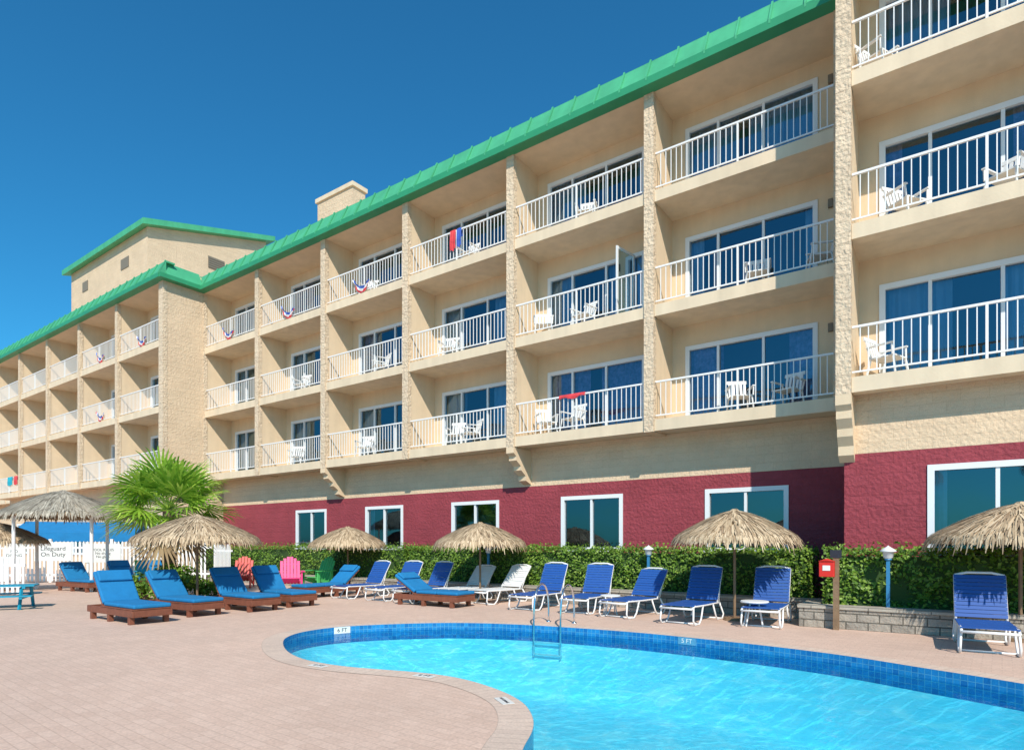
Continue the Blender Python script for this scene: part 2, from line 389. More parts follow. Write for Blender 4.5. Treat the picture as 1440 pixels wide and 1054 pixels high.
def watermat():
    m=bpy.data.materials.new('pool_water'); m.use_nodes=True; nt=m.node_tree;N=nt.nodes;L=nt.links
    N.remove(N['Principled BSDF']); out=N['Material Output']; tc=N.new('ShaderNodeTexCoord')
    nz=N.new('ShaderNodeTexNoise'); nz.inputs['Scale'].default_value=2.2; nz.inputs['Detail'].default_value=3; L.new(tc.outputs['Object'],nz.inputs['Vector'])
    va=N.new('ShaderNodeVectorMath'); va.operation='MULTIPLY_ADD'; va.inputs[1].default_value=(.8,.8,.8); L.new(nz.outputs['Color'],va.inputs[0]); L.new(tc.outputs['Object'],va.inputs[2])
    vo=N.new('ShaderNodeTexVoronoi'); vo.feature='F1'; vo.inputs['Scale'].default_value=3.2; L.new(va.outputs[0],vo.inputs['Vector'])  # cell pattern puts imitated caustic light ripples into the water's tint
    cr=N.new('ShaderNodeValToRGB'); e=cr.color_ramp.elements
    e[0].position=.1; e[0].color=(.36,.86,.97,1); e[1].position=.85; e[1].color=(.66,.98,1,1)
    x=e.new(.6); x.color=(.40,.89,.98,1)
    L.new(vo.outputs['Distance'],cr.inputs[0])
    t=N.new('ShaderNodeBsdfTransparent'); L.new(cr.outputs[0],t.inputs[0])
    g=N.new('ShaderNodeBsdfGlossy'); g.inputs['Roughness'].default_value=.05; g.inputs[0].default_value=(.9,.95,1,1)
    n1=N.new('ShaderNodeTexNoise'); n1.inputs['Scale'].default_value=5; n1.inputs['Detail'].default_value=3; n1.inputs['Distortion'].default_value=.5; L.new(tc.outputs['Object'],n1.inputs['Vector'])
    bp=N.new('ShaderNodeBump'); bp.inputs['Strength'].default_value=.5; bp.inputs['Distance'].default_value=.03; L.new(n1.outputs['Fac'],bp.inputs['Height'])
    L.new(bp.outputs[0],g.inputs['Normal'])
    fr=N.new('ShaderNodeFresnel'); fr.inputs[0].default_value=1.33; L.new(bp.outputs[0],fr.inputs['Normal'])
    a=N.new('ShaderNodeMath'); a.operation='MULTIPLY'; a.use_clamp=True; a.inputs[1].default_value=.5; L.new(fr.outputs[0],a.inputs[0])
    mx=N.new('ShaderNodeMixShader'); L.new(a.outputs[0],mx.inputs[0]); L.new(t.outputs[0],mx.inputs[1]); L.new(g.outputs[0],mx.inputs[2]); L.new(mx.outputs[0],out.inputs[0])
    return m
fill('pool_water',[tuple(p) for p in C],[],-.115,watermat())
fill('pool_deck',[(-48,-18),(26,-18),(26,45),(-48,45)],[[tuple(p) for p in off(.298)]],D0,M['deck'])
fill('ground',[(-600,-600),(600,-600),(600,600),(-600,600)],[[tuple(p) for p in off(.15)]],0,M['ground'])

def text(body,size,parent,loc,rot,m,name='lettering'):
    c=bpy.data.curves.new(name,'FONT'); c.body=body; c.size=size; c.align_x='CENTER'; c.align_y='CENTER'; c.extrude=.001
    o=bpy.data.objects.new(name,c); S.collection.objects.link(o); o.parent=parent; o.location=loc; o.rotation_euler=rot; c.materials.append(m); return o
M['black']=mat('black_print',(.02,.02,.03),.6)
M['plaque']=mat('plaque_white',(.75,.75,.72),.3)
def nearest(x,y):
    return min(range(NC),key=lambda i:(C[i]-Vector((x,y))).length)
for (x,y,t) in [(-3.0,11.2,'6 FT'),(2.75,9.95,'5 FT')]:
    i=nearest(x,y); p=C[i]; n=NR[i]
    e=empty('depth_marker',(p.x-n.x*.006,p.y-n.y*.006,-.055),math.atan2(n.y,n.x)-math.pi/2)
    mb=MB(); mb.box(-.15,.15,-.004,.002,-.058,.058); mk('plaque',mb,M['plaque'] if t[0]=='6' else M['tile'],e)
    text(t,.10,e,(0,-.0065,0),(math.pi/2,0,0),M['black'] if t[0]=='6' else M['plaque'])
for (x,y,t) in [(-.9,7.2,'6 FT'),(.0,5.9,'NO DIVING'),(-2.3,7.7,'6 FT')]:
    i=nearest(x,y); p=C[i]+NR[i]*.15; n=NR[i]
    e=empty('depth_marker',(p.x,p.y,D0+.008),math.atan2(n.y,n.x)+math.pi/2)
    mb=MB(); mb.box(-.13,.13,-.06,.06,0,.004); mk('plaque',mb,M['plaque'],e)
    text(t,.09 if len(t)<5 else .042,e,(0,0,.0055),(0,0,0),M['black'])

# pool ladder
M['chrome']=mat('stainless',(.75,.77,.8),.15,metal=1)
lad=empty('pool_ladder')
i=nearest(.62,11.3); n=NR[i]; t=Vector((-n.y,n.x)); c=C[i]
for s in (-.26,.26):
    mb=MB(); pts=[]
    prof=[(.62,0),(.62,.35),(.56,.60),(.42,.74),(.22,.76),(.02,.66),(-.08,.42),(-.10,.1),(-.10,-.55)]
    prof=[(prof[j][0]*(1-k/3)+prof[j+1][0]*k/3,prof[j][1]*(1-k/3)+prof[j+1][1]*k/3) for j in range(len(prof)-1) for k in range(3)]+[prof[-1]]
    for q in range(2): prof=[prof[0]]+[((prof[j-1][0]+prof[j][0]*2+prof[j+1][0])/4,(prof[j-1][1]+prof[j][1]*2+prof[j+1][1])/4) for j in range(1,len(prof)-1)]+[prof[-1]]
    for d,z in prof:
        q=c+n*d+t*s; pts.append((q.x,q.y,z))
    mb.tube(pts,.019,8); q=c+n*.62+t*s; mb.lathe([(.05,.006),(.05,.02),(.019,.03)],12,(q.x,q.y))
    mk('rail',mb,M['chrome'],lad,smooth=True)
mb=MB()
for z in (-.28,-.5):
    a=c-n*.10-t*.26; b=c-n*.10+t*.26; mb.tube([(a.x,a.y,z),(b.x,b.y,z)],.018,6)
mk('treads',mb,M['pvc'] if 'pvc' in M else M['plaque'],lad)

# ---------------------------------------------------------------- planter walls & hedges
M['stone']=brickmat('stone_blocks',(.30,.27,.23),(.40,.35,.29),(.12,.11,.09),.34,.14,.01,bump=.9,nvar=.25,rockbump=1.5,bdist=.03)
M['cap']=brickmat('stone_cap',(.40,.36,.30),(.46,.41,.34),(.2,.18,.15),.45,.4,.01,bump=.5,nvar=.2,rockbump=.8)
M['soil']=mat('soil',(.06,.045,.03),.95,var=.3,vscale=6,bump=.6,bscale=20)
pw=empty('stone_planter_wall',(0,0,0),ANG)
mb=MB(); mb.box(-27,-2.3,13.45,13.70,0,.34); mb.box(-2.3,-2.05,12.50,13.70,0,.34); mb.box(-2.3,9.5,12.25,12.50,0,.34); mk('courses',mb,M['stone'],pw)
mb=MB(); mb.box(-27,-2.33,13.42,13.73,.343,.41); mb.box(-2.33,-2.02,12.535,13.73,.343,.41); mb.box(-2.33,9.5,12.22,12.53,.343,.41); mk('cap',mb,M['cap'],pw,bevel=.012)
mb=MB(); mb.box(-26.9,-2.04,13.73,15.19,0,.36); mb.box(-2.0,9.5,12.54,13.29,0,.36); mk('planting_soil',mb,M['soil'],pw)
LEAF=[(.04,.09,.010),(.09,.19,.016),(.14,.27,.025),(.20,.34,.035),(.32,.45,.07)]
M['leaf']=mat('hedge_leaf',(.04,.1,.02),.5,island=LEAF,trans=.3)
M['core']=mat('hedge_core',(.03,.07,.012),.9)
def leaf(mb,p,nrm,s,rnd):
    d=Vector((rnd.gauss(0,1),rnd.gauss(0,1),rnd.gauss(0,1)))*.42+nrm; d.normalize()
    a=d.cross(Vector((rnd.gauss(0,1),rnd.gauss(0,1),rnd.gauss(0,1)))).normalized(); b=d.cross(a)
    l=s*rnd.uniform(.7,1.3); w=l*.6
    p=Vector(p); mb.quad(p-a*l*.5,p+b*w*.5+d*.005,p+a*l*.5,p-b*w*.5+d*.005)
import mathutils.noise as mn
def hedge(u0,u1,v0,v1,z0,z1,dens,seed):
    rnd=random.Random(seed); h=empty('hedge',(0,0,0),ANG)
    mb=MB(); mb.box(u0+.1,u1-.1,v0+.14,v1-.1,z0,z1-.16); mk('inner_core_box',mb,M['core'],h)  # one solid dark green box behind the leaves
    mb=MB()
    def disp(u,v,z): return mn.noise(Vector((u*1.3,v*1.3,z*2)))*.13+mn.noise(Vector((u*4,v*4,z*4+9)))*.08
    Lg=u1-u0;H=z1-z0;D=v1-v0
    for i in range(int(Lg*H*dens)):
        u=rnd.uniform(u0,u1);z=rnd.uniform(z0,z1); d=disp(u,v0,z); leaf(mb,(u,v0+.05-d+abs(rnd.gauss(0,.035)),z),Vector((.15,-.85,.65)),.075,rnd)
    for i in range(int(Lg*D*dens*.7)):
        u=rnd.uniform(u0,u1);v=rnd.uniform(v0,v1); d=disp(u,v,z1); leaf(mb,(u,v,z1-.05+d-abs(rnd.gauss(0,.05))),Vector((0,-.3,1)),.075,rnd)
    for i in range(int(Lg*30)):
        u=rnd.uniform(u0,u1);v=rnd.uniform(v0,v1); leaf(mb,(u,v,z1+rnd.uniform(0,.10)),Vector((0,0,.3)),.07,rnd)
    for s,uu in ((-1,u0),(1,u1)):
        for i in range(int(D*H*dens)):
            v=rnd.uniform(v0,v1);z=rnd.uniform(z0,z1); leaf(mb,(uu-s*.05+disp(uu,v,z),v,z),Vector((s,0,.5)),.075,rnd)
    mk('foliage',mb,M['leaf'],h)
hedge(-14,-2.35,13.80,14.8,.36,1.44,640,1)
hedge(-26.5,-14,13.80,14.8,.36,1.46,380,2)
hedge(-1.98,6.5,12.66,13.22,.36,1.44,760,3)

# ---------------------------------------------------------------- thatched umbrellas
THA=[(.27,.18,.11),(.45,.33,.205),(.57,.43,.28),(.68,.53,.36)]
M['thatch']=mat('thatch',(.4,.3,.2),.95,island=THA)
M['thatchg']=mat('thatch_weathered',(.3,.27,.22),.95,island=[(.20,.17,.13),(.34,.30,.24),(.44,.39,.31),(.54,.49,.40)])
M['thbase']=mat('thatch_base',(.36,.26,.16),.95,var=.35,vscale=20,bump=.6)
M['wood']=mat('wood_pole',(.22,.14,.08),.8,var=.25,vscale=8,bump=.3)
def umbrella(name,X,Y,R,zt,ze,seed,tm='thatch',posts=None,nb=4200,poler=.028):
    rnd=random.Random(seed); e=empty(name,(X,Y,0),rnd.random()*6)
    def zs(r): return zt-(zt-ze)*(.48*(r/R)+.52*(r/R)**2)
    mb=MB(); prof=[(.02,zt)]+[(R*k/10,zs(R*k/10)-.015) for k in range(1,11)]+[(R*.98,zs(R)-.08)]+[(R*k/6,zs(R*k/6)-.08) for k in range(5,0,-1)]
    mb.lathe(prof,28); mk('canopy_core',mb,M['thbase'],e)
    mb=MB()
    for i in range(nb):
        tier=rnd.choice((.08,.30,.50,.68,.86))*R
        r0=max(.03,tier+rnd.gauss(0,.045)*R)
        if i%4==0: r0=R*rnd.uniform(.84,1.02)
        an=rnd.random()*2*math.pi; da=rnd.gauss(0,.10)
        ln=rnd.uniform(.22,.36)*R*.85; w=rnd.uniform(.007,.018); lift=rnd.uniform(0,.04)
        if r0>R*.8: ln=rnd.uniform(.12,.24)
        pts=[]
        for k in range(3):
            r=r0+ln*k/2; 
            if r<=R: z=zs(r)+lift*(1+.25*k)
            else: z=zs(R)+lift-(r-R)*rnd.uniform(.6,1.3); r=R+(r-R)*.5
            a=an+da*k/2*ln/max(r,.25)
            pts.append(Vector((r*math.cos(a),r*math.sin(a),z)))
        side=Vector((-math.sin(an),math.cos(an),0))*w
        b=len(mb.v)
        for k,p in enumerate(pts):
            s=side*(1,1,.35)[k]; mb.v.append(tuple(p-s)); mb.v.append(tuple(p+s))
        mb.face((b,b+1,b+3,b+2)); mb.face((b+2,b+3,b+5,b+4))
    for i in range(60):
        a=rnd.random()*6.28; r=.04; mb.tri((r*math.cos(a),r*math.sin(a),zt+.06),(.16*math.cos(a-.1),.16*math.sin(a-.1),zt-.04),(.16*math.cos(a+.1),.16*math.sin(a+.1),zt-.04))
    mk('thatch_fringe',mb,M[tm],e)
    mb=MB()
    if posts:
        for (px,py) in posts: mb.tube([(px,py,0),(px,py,zs(math.hypot(px,py))-.1)],.05,8)
        mk('posts',mb,M['white'],e)
    else:
        mb.tube([(0,0,0),(0,0,zt-.05)],poler,8); mb.lathe([(0,.06),(.2,.055),(.22,.006)],16)
        mk('pole',mb,M['wood'],e)
    mb=MB()
    for k in range(8):
        a=k*math.pi/4; mb.tube([(0,0,zt-.12),(R*.5*math.cos(a),R*.5*math.sin(a),zs(R*.5)-.10),(R*.93*math.cos(a),R*.93*math.sin(a),zs(R*.93)-.10)],.014,5)
    mk('ribs',mb,M['wood'],e)
    return e
U='thatched_umbrella'
umbrella(U,4.39,12.2,1.16,2.14,1.60,1)
umbrella(U,-.84,16.3,1.17,2.03,1.53,2)
umbrella(U,-5.36,20.2,1.19,2.03,1.50,3)
umbrella(U,-7.3,14.35,1.34,2.14,1.60,4,nb=4600)
umbrella(U,7.85,9.55,1.20,2.10,1.58,5)
umbrella(U,-16.3,19.6,1.3,2.15,1.6,6)
umbrella('palapa_shelter',-14.5,20,1.72,3.2,2.42,7,'thatchg',posts=[(1,1),(-1,1),(1,-1),(-1,-1)],nb=6800)

# ---------------------------------------------------------------- loungers
M['blue']=mat('blue_strap',(.018,.09,.34),.5)
M['cush']=mat('blue_cushion',(.006,.18,.42),.85,var=.12,vscale=4,bump=.25,bscale=9)
M['pvc']=mat('white_strap',(.75,.75,.74),.5)
M['redwood']=mat('stained_redwood',(.20,.065,.035),.65,var=.3,vscale=10,bump=.2)
def chaise(X,Y,rot,back=62,strap='blue'):
    e=empty('pool_chaise_lounge',(X,Y,D0),rot); a=math.radians(back); ca,sa=math.cos(a),math.sin(a); h=.34; w=.31; BL=.74
    f=MB()
    for s in (-w,w):
        f.tube([(s,-1.25,h-.03),(s,-1.15,h+.01),(s,-.6,h),(s,0,h),(s,.12,h)],.019,8)
        f.tube([(s,0,h),(s,BL*ca,h+BL*sa)],.019,8)
        f.tube([(s,-1.18,h),(s*1.04,-1.22,.10),(s*1.04,-1.16,.02),(s*1.04,-.95,.015),(s*1.04,-.85,.1),(s,-.72,h)],.017,7)
        f.tube([(s,-.22,h),(s*1.04,-.10,.10),(s*1.04,-.02,.02),(s*1.04,.25,.015),(s*1.04,.33,.1),(s*1.02,.12,h)],.017,7)
        f.tube([(s,.10,h),(s,BL*.5*ca+.02,h+BL*.5*sa)],.012,6)
    f.tube([(-w,-1.25,h-.03),(w,-1.25,h-.03)],.019,8); f.tube([(-w,BL*ca,h+BL*sa),(-w*.5,BL*ca+.01,h+BL*sa+.04),(w*.5,BL*ca+.01,h+BL*sa+.04),(w,BL*ca,h+BL*sa)],.019,8)
    f.tube([(-w,-.95,.015),(w,-.95,.015)],.015,6); f.tube([(-w,.25,.015),(w,.25,.015)],.015,6)
    mk('frame',f,M['white'],e,smooth=True)
    s_=MB(); rr=random.Random(int(X*100))
    for i in range(19):
        y=-1.21+i*.063; q=rr.uniform(-.004,.004); s_.box(-w-.012,w+.012,y,y+.055,h+.012+q,h+.026+q)
    for i in range(11):
        d=.05+i*.063; M4=Matrix.Translation((0,0,h))@Matrix.Rotation(a,4,'X'); q=rr.uniform(-.004,.004); s_.obox(M4,-w-.012,w+.012,d,d+.055,.012+q,.026+q)
    mk('straps',s_,M[strap],e)
RV=ANG
for (x,y,bk,st,dr) in [(7.05,9.3,66,'blue',.05),(5.02,12.0,66,'blue',.08),(3.80,12.4,66,'blue',-.05),(2.85,13.35,52,'blue',-.12),(1.92,14.2,64,'blue',.1),(.90,14.85,64,'blue',.0),
    (-.05,16.15,50,'pvc',-.1),(-.98,16.75,46,'pvc',.06),(-2.05,16.6,60,'blue',-.05),(-2.95,17.15,60,'blue',.07),(-4.0,17.8,58,'blue',.0)]:
    chaise(x,y,RV+dr,bk,st)
def platform(X,Y,rot,back=50):
    e=empty('wooden_sun_lounger',(X,Y,D0),rot); w=.36
    m=MB()
    m.box(-w,-w+.045,0,2.0,.14,.27); m.box(w-.045,w,0,2.0,.14,.27); m.box(-w+.046,w-.046,.0,.045,.14,.27); m.box(-w+.046,w-.046,1.955,2.0,.14,.27)
    for i in range(14): m.box(-w-.01,w+.01,-.01+i*.098,.078+i*.098,.275,.295)
    for sx in (-w+.005,w-.095):
        for y in (.12,1.0,1.78): m.box(sx,sx+.09,y,y+.09,0,.138)
    a=math.radians(back); Mx=Matrix.Translation((0,1.33,.295))@Matrix.Rotation(a,4,'X')
    for i in range(7): m.obox(Mx,-w+.02,w-.02,i*.1,i*.1+.085,-.02,0)
    m.box(-.02,.02,1.75,1.79,.27,.7)
    mk('frame',m,M['redwood'],e,bevel=.006)
    c=MB(); c.box(-w+.02,w-.02,-.01,.63,.298,.375); c.box(-w+.02,w-.02,.64,1.28,.298,.372); c.obox(Mx,-w+.02,w-.02,.02,.78,.003,.085); c.obox(Mx,-w+.05,w-.05,.5,.76,.087,.14)
    mk('cushion',c,M['cush'],e,bevel=.03)
RH=ANG+math.pi/2
for (x,y,b,d) in [(-6.75,11.63,52,.0),(-6.3,12.85,46,.06),(-5.45,13.75,50,.0),(-4.95,14.75,50,-.04),(-5.9,17.1,40,-math.pi/2),(-1.09,14.62,30,.03),(-12.9,19.4,45,.1),(-12.2,20.4,48,.0),(-11.3,21.2,45,.0)]:
    platform(x,y,RH+d,b)

tb=empty('side_table',(4.45,11.35,D0)); mb=MB(); mb.lathe([(0,.46),(.24,.46),(.25,.44),(.24,.425),(0,.425)],24)
for k in range(4):
    a=k*math.pi/2+.4; mb.tube([(.10*math.cos(a),.10*math.sin(a),.43),(.20*math.cos(a),.20*math.sin(a),0)],.016,6)
mk('table',mb,M['pvc'],tb)
clone(tb,(2.1,13.2,D0),.4,(.85,.85,.9)); clone(tb,(-2.4,15.6,D0),.9,(.85,.85,.9))

def adirondack(name_mat,X,Y,rot,sc=1):
    e=empty('adirondack_chair',(X,Y,D0),rot); e.scale=(sc,)*3; m=MB()
    for s in (-.27,.24): 
        m.prism([(s,-.38,.36),(s,-.38,.30),(s,.45,.05),(s,.45,.0),(s,.50,0),(s,.42,.16)],(.03,0,0))
    for i in range(6): 
        y=-.38+i*.09; z=.37-i*.028; m.box(-.27,.27,y,y+.08,z,z+.02)
    Mx=Matrix.Translation((0,.10,.20))@Matrix.Rotation(math.radians(-22),4,'X')
    hs=[.70,.78,.83,.83,.78,.70]
    for i,h in enumerate(hs):
        x=-.27+i*.092; m.obox(Mx,x,x+.08,0,.02,0,h)
    m.obox(Mx,-.27,.27,.021,.045,.25,.31); m.obox(Mx,-.25,.25,.021,.045,.58,.63)
    for s in (-1,1):
        m.box(s*.34-.06,s*.34+.06,-.42,.28,.55,.572); m.box(s*.31-.02,s*.31+.02,-.38,-.29,0,.548); m.box(s*.31-.02,s*.31+.02,.14,.22,.1,.548)
    mk('slats',m,name_mat,e,bevel=.004)
M['pink']=mat('pink_plastic',(.75,.04,.22),.5); M['lime']=mat('green_plastic',(.08,.50,.14),.5); M['redp']=mat('red_plastic',(.6,.04,.03),.5); M['teal']=mat('turquoise_paint',(.01,.28,.42),.5,var=.1)
adirondack(M['pink'],-7.1,19.8,.35,1.12); adirondack(M['lime'],-6.35,20.4,-.5,1.12); adirondack(M['redp'],-9.3,21.3,.2,1.1)
adirondack(M['teal'],-12.9,21.8,.6)
pt=empty('picnic_table',(-11.85,14.3,D0),.5); m=MB()
for i in range(5): m.box(-.7,.7,-.33+i*.135,-.21+i*.135,.52,.55)
for s in (-1,1):
    for i in range(2): m.box(-.7,.7,s*.55-.12+i*.125,s*.55-.005+i*.125,.30,.33)
    m.box(s*.5-.03,s*.5+.03,-.65,.65,.25,.298); m.box(s*.5-.031,s*.5+.031,-.33,.33,.47,.518)
    for q in (-1,1): m.tube([(s*.5+.05*q,q*.22,.5),(s*.5+.05*q,q*.5,0)],.035,4)
mk('planks',m,M['teal'],pt)

# ---------------------------------------------------------------- lamps, call box
M['lampblue']=mat('blue_post_paint',(.03,.20,.40),.5); M['lampwhite']=mat('lamp_globe',(.72,.74,.74),.4)
def lamp(u,v,zt=1.46):
    x,y=W(u,v); e=empty('garden_lamp',(x,y,0),ANG); m=MB(); m.box(-.028,.028,-.028,.028,.3,zt-.24); m.lathe([(.045,zt-.24),(.06,zt-.23),(.05,zt-.21)],12); mk('post',m,M['lampblue'],e)
    m=MB(); m.lathe([(.045,zt-.215),(.075,zt-.19),(.085,zt-.10),(.125,zt-.09),(.125,zt-.075),(.09,zt-.045),(.05,zt-.02),(.02,zt),(0,zt+.02)],16); mk('lantern',m,M['lampwhite'],e,smooth=True)
def uv_at(a,v): 
    t=v/(.581*a+.814); return (t*(.814*a-.581),v)
lamp(*uv_at(.2207,13.66)); lamp(*uv_at(.608,12.50)); lamp(*uv_at(-.038,13.66))
x,y=W(*uv_at(.524,12.1)); e=empty('emergency_call_box',(x,y,0),ANG)
m=MB(); m.box(-.045,.045,-.04,.04,0,1.40); mk('post',m,M['wood'],e)
M['red']=mat('red_enamel',(.62,.025,.015),.4)
m=MB(); m.box(-.25,-.01,-.16,-.045,.93,1.20); m.prism([(-.265,-.18,1.20),(-.13,-.18,1.25),(.005,-.18,1.20)],(0,.14,0)); mk('box',m,M['red'],e,bevel=.01)
m=MB(); m.box(-.19,-.07,-.168,-.162,1.04,1.13); mk('door_panel',m,M['plaque'],e)
m=MB(); m.box(-.09,.09,-.05,-.043,1.26,1.40); mk('notice',m,M['black'],e)

# ---------------------------------------------------------------- palm
PAL=[(.12,.26,.02),(.23,.43,.04),(.36,.56,.06),(.52,.68,.12)]
M['frond']=mat('palm_frond',(.1,.25,.03),.4,island=PAL,trans=.35)
M['trunk']=mat('palm_trunk',(.16,.11,.07),.9,var=.4,vscale=12,bump=.8,bscale=18)
M['deadfrond']=mat('dead_frond',(.30,.20,.10),.9,island=[(.2,.13,.07),(.36,.26,.14)])
def palm(X,Y,zc,R,seed,nf=34,name='fan_palm_tree',rake=105,lw=.022):
    rnd=random.Random(seed); e=empty(name,(X,Y,0)); m=MB()
    m.tube([(0,0,0),(.03,0,zc*.3),(.0,.02,zc*.7),(0,0,zc)],.20,12,.13)
    for i in range(60):
        a=rnd.random()*6.28;z=rnd.uniform(.2,zc); m.tri((.17*math.cos(a-.3),.17*math.sin(a-.3),z),(.17*math.cos(a+.3),.17*math.sin(a+.3),z),(.26*math.cos(a),.26*math.sin(a),z+.14))
    mk('trunk',m,M['trunk'],e)
    m=MB(); st=MB(); dm=MB()
    for i in range(nf):
        az=i*2.399+rnd.uniform(-.2,.2); el=math.radians(80-rake*((i+.5)/nf)**.85)+rnd.uniform(-.12,.12)
        dead=i>nf-5; T=dm if dead else m
        if dead: el=-.9
        d=Vector((math.cos(az)*math.cos(el),math.sin(az)*math.cos(el),math.sin(el)))
        side=Vector((-math.sin(az),math.cos(az),0)); up=side.cross(d)*-1
        # each fan blade is twisted a little about its petiole
        tw=rnd.uniform(-.5,.5); side,up=side*math.cos(tw)+up*math.sin(tw),up*math.cos(tw)-side*math.sin(tw)
        pl=R*rnd.uniform(.34,.52); base=Vector((0,0,zc)); mid=base+d*pl*.55; hub=base+d*pl+Vector((0,0,-.03))
        st.tube([base,mid,hub],.014,4,.007)
        nl=28; fl=R*rnd.uniform(.45,.60)
        for j in range(nl):
            th=math.radians(-115+230*j/(nl-1)); L=fl*(.72+.28*math.cos(th))*rnd.uniform(.92,1.05)
            dd=(d*math.cos(th)+side*math.sin(th)).normalized()
            fold=up*(.02 if j%2 else -.02)
            p1=hub+dd*L*.5+fold-Vector((0,0,.02)); p2=hub+dd*L*.8-Vector((0,0,.05+.05*rnd.random())); p3=hub+dd*L*1.0-Vector((0,0,.10+.16*rnd.random()))
            ws=dd.cross(up).normalized(); w1=lw*R/1.5
            b=len(T.v); T.v+=[tuple(hub),tuple(p1-ws*w1),tuple(p1+ws*w1),tuple(p2-ws*w1*.6),tuple(p2+ws*w1*.6),tuple(p3)]
            T.face((b,b+1,b+2)); T.face((b+1,b+3,b+4,b+2)); T.face((b+3,b+5,b+4))
    mk('fronds',m,M['frond'],e); mk('petioles',st,M['frond'],e); mk('dead_fronds',dm,M['deadfrond'],e)
    return e
palm(-9.45,17.0,2.45,1.95,4,nf=46,rake=112,lw=.026)
p2=palm(-6,-16,6.5,1.9,8); clone(p2,(4,-19,0),1.2); clone(p2,(12,-15,0),2.2,(1,1,.8)); clone(p2,(-15,-18,0),.5,(1,1,1.1))
def shrub(X,Y,r,h,n,seed,z0=0):
    rnd=random.Random(seed); e=empty('shrub',(X,Y,z0)); m=MB(); k=MB()
    for b in range(9):
        cx,cy,cz=rnd.uniform(-r,r)*.65,rnd.uniform(-r,r)*.5,rnd.uniform(.2,.75)*h; br=rnd.uniform(.28,.42)*r
        k.tube([(0,0,0),(cx*.5,cy*.5,cz*.5),(cx,cy,cz)],.02,5,.006)
        for i in range(n//9):
            d=Vector((rnd.gauss(0,1),rnd.gauss(0,1),rnd.gauss(0,1))).normalized(); rr=br*rnd.uniform(.5,1.1)
            p=Vector((cx,cy,cz))+d*rr
            if p.z>.02: leaf(m,p,d+Vector((0,0,.4)),.11,rnd)
    mk('stems',k,M['trunk'],e); mk('foliage',m,M['leaf'],e)
shrub(-9.0,16.2,1.0,.95,3600,1); shrub(-8.2,16.9,.7,.8,1800,2); shrub(-9.9,16.6,.6,.7,1500,3)

# ---------------------------------------------------------------- fence, signs, canopy
def fence(x0,y0,x1,y1,h,name='white_picket_fence'):
    L=math.hypot(x1-x0,y1-y0); e=empty(name,(x0,y0,0),math.atan2(y1-y0,x1-x0)); m=MB()
    m.box(0,L,.02,.06,.25,.33); m.box(0,L,.02,.06,h-.3,h-.22)
    n=int(L/.14)
    for i in range(n): 
        x=i*.14; m.prism([(x,0,.05),(x+.07,0,.05),(x+.07,0,h-.06),(x+.035,0,h),(x,0,h-.06)],(0,.018,0))
    for i in range(int(L/2.2)+1): x=min(i*2.2,L-.1); m.box(x-.02,x+.08,.02,.12,0,h+.08)
    mk('pickets',m,M['white'],e)
fence(-22.5,23.5,-12.3,25.3,1.62); fence(-17.8,17.5,-14.1,17.9,1.15); fence(-12.2,25.3,-10.9,24.0,1.5)
def sign(X,Y,w,h,zc,txt,rot=0,size=.2):
    e=empty('notice_sign',(X,Y,0),rot); m=MB(); m.box(-w/2,w/2,-.02,.01,zc-h/2,zc+h/2); mk('board',m,M['plaque'],e,bevel=.005)
    m=MB(); m.box(-w/2+.05,-w/2+.12,.012,.07,0,zc+h/2-.02); m.box(w/2-.12,w/2-.05,.012,.07,0,zc+h/2-.02); mk('legs',m,M['white'],e)
    text(txt,size,e,(0,-.0225,zc),(math.pi/2,0,0),M['black'])
sign(-17.2,23.2,1.2,.7,1.22,'Lifeguard\nOn Duty',.3,.22); sign(-15.6,23.6,1.2,.7,1.15,'POOL RULES\nNo diving\nNo glass',.3,.13); sign(-18.5,23.0,.7,.8,1.15,'NO\nDIVING',.3,.15)
ct=empty('canopy_tent',(-18.3,26.6,0),.3); m=MB()
for s in (-1,1):
    m.quad((-2.2,0,2.45),(2.2,0,2.45),(2.2,s*1.3,1.95),(-2.2,s*1.3,1.95)); m.box(-2.2,2.2,s*1.3-.01,s*1.3+.01,1.6,1.948)
    m.tri((s*2.2,0,2.45),(s*2.2,1.3,1.95),(s*2.2,-1.3,1.95))
mk('canopy',m,M['cush'],ct); m=MB()
for sx in (-1.95,1.95):
    for sy in (-1.25,1.25): m.tube([(sx,sy,0),(sx,sy,1.94)],.03,6)
mk('poles',m,M['white'],ct)
e=empty('recycling_bin',(-13.6,23.0,0)); m=MB(); m.prism([(-.25,-.25,0),(.25,-.25,0),(.29,-.25,.85),(-.29,-.25,.85)],(0,.5,0)); m.box(-.31,.31,-.28,.28,.855,.91); mk('body',m,M['lime'],e,bevel=.015)

# ---------------------------------------------------------------- balcony furniture
def chair0(X,Y,Z,rot):
    e=empty('plastic_chair',(X,Y,Z),rot); m=MB()
    m.box(-.23,.23,-.22,.22,.40,.425)
    Mx=Matrix.Translation((0,.21,.42))@Matrix.Rotation(math.radians(-14),4,'X')
    for i in range(5): m.obox(Mx,-.2+i*.086,-.145+i*.086,0,.02,0,.38)
    m.obox(Mx,-.235,.235,-.004,.024,.38,.46)
    for s in (-1,1):
        m.tube([(s*.22,-.2,.41),(s*.26,-.26,0)],.022,5); m.tube([(s*.22,.2,.41),(s*.26,.28,0)],.022,5)
        m.box(s*.26-.03,s*.26+.03,-.22,.26,.62,.645); m.tube([(s*.26,-.19,.62),(s*.25,-.2,.41)],.018,5); m.tube([(s*.26,.24,.62),(s*.22,.22,.42)],.018,5)
    mk('shell',m,M['pvc'],e); return e
ch=None
def put(u,v,fl,rot):
    global ch
    x,y=W(u,v); z=FL[fl]+ST
    if ch is None: ch=chair0(x,y,z,ANG+rot)
    else: clone(ch,(x,y,z),ANG+rot)
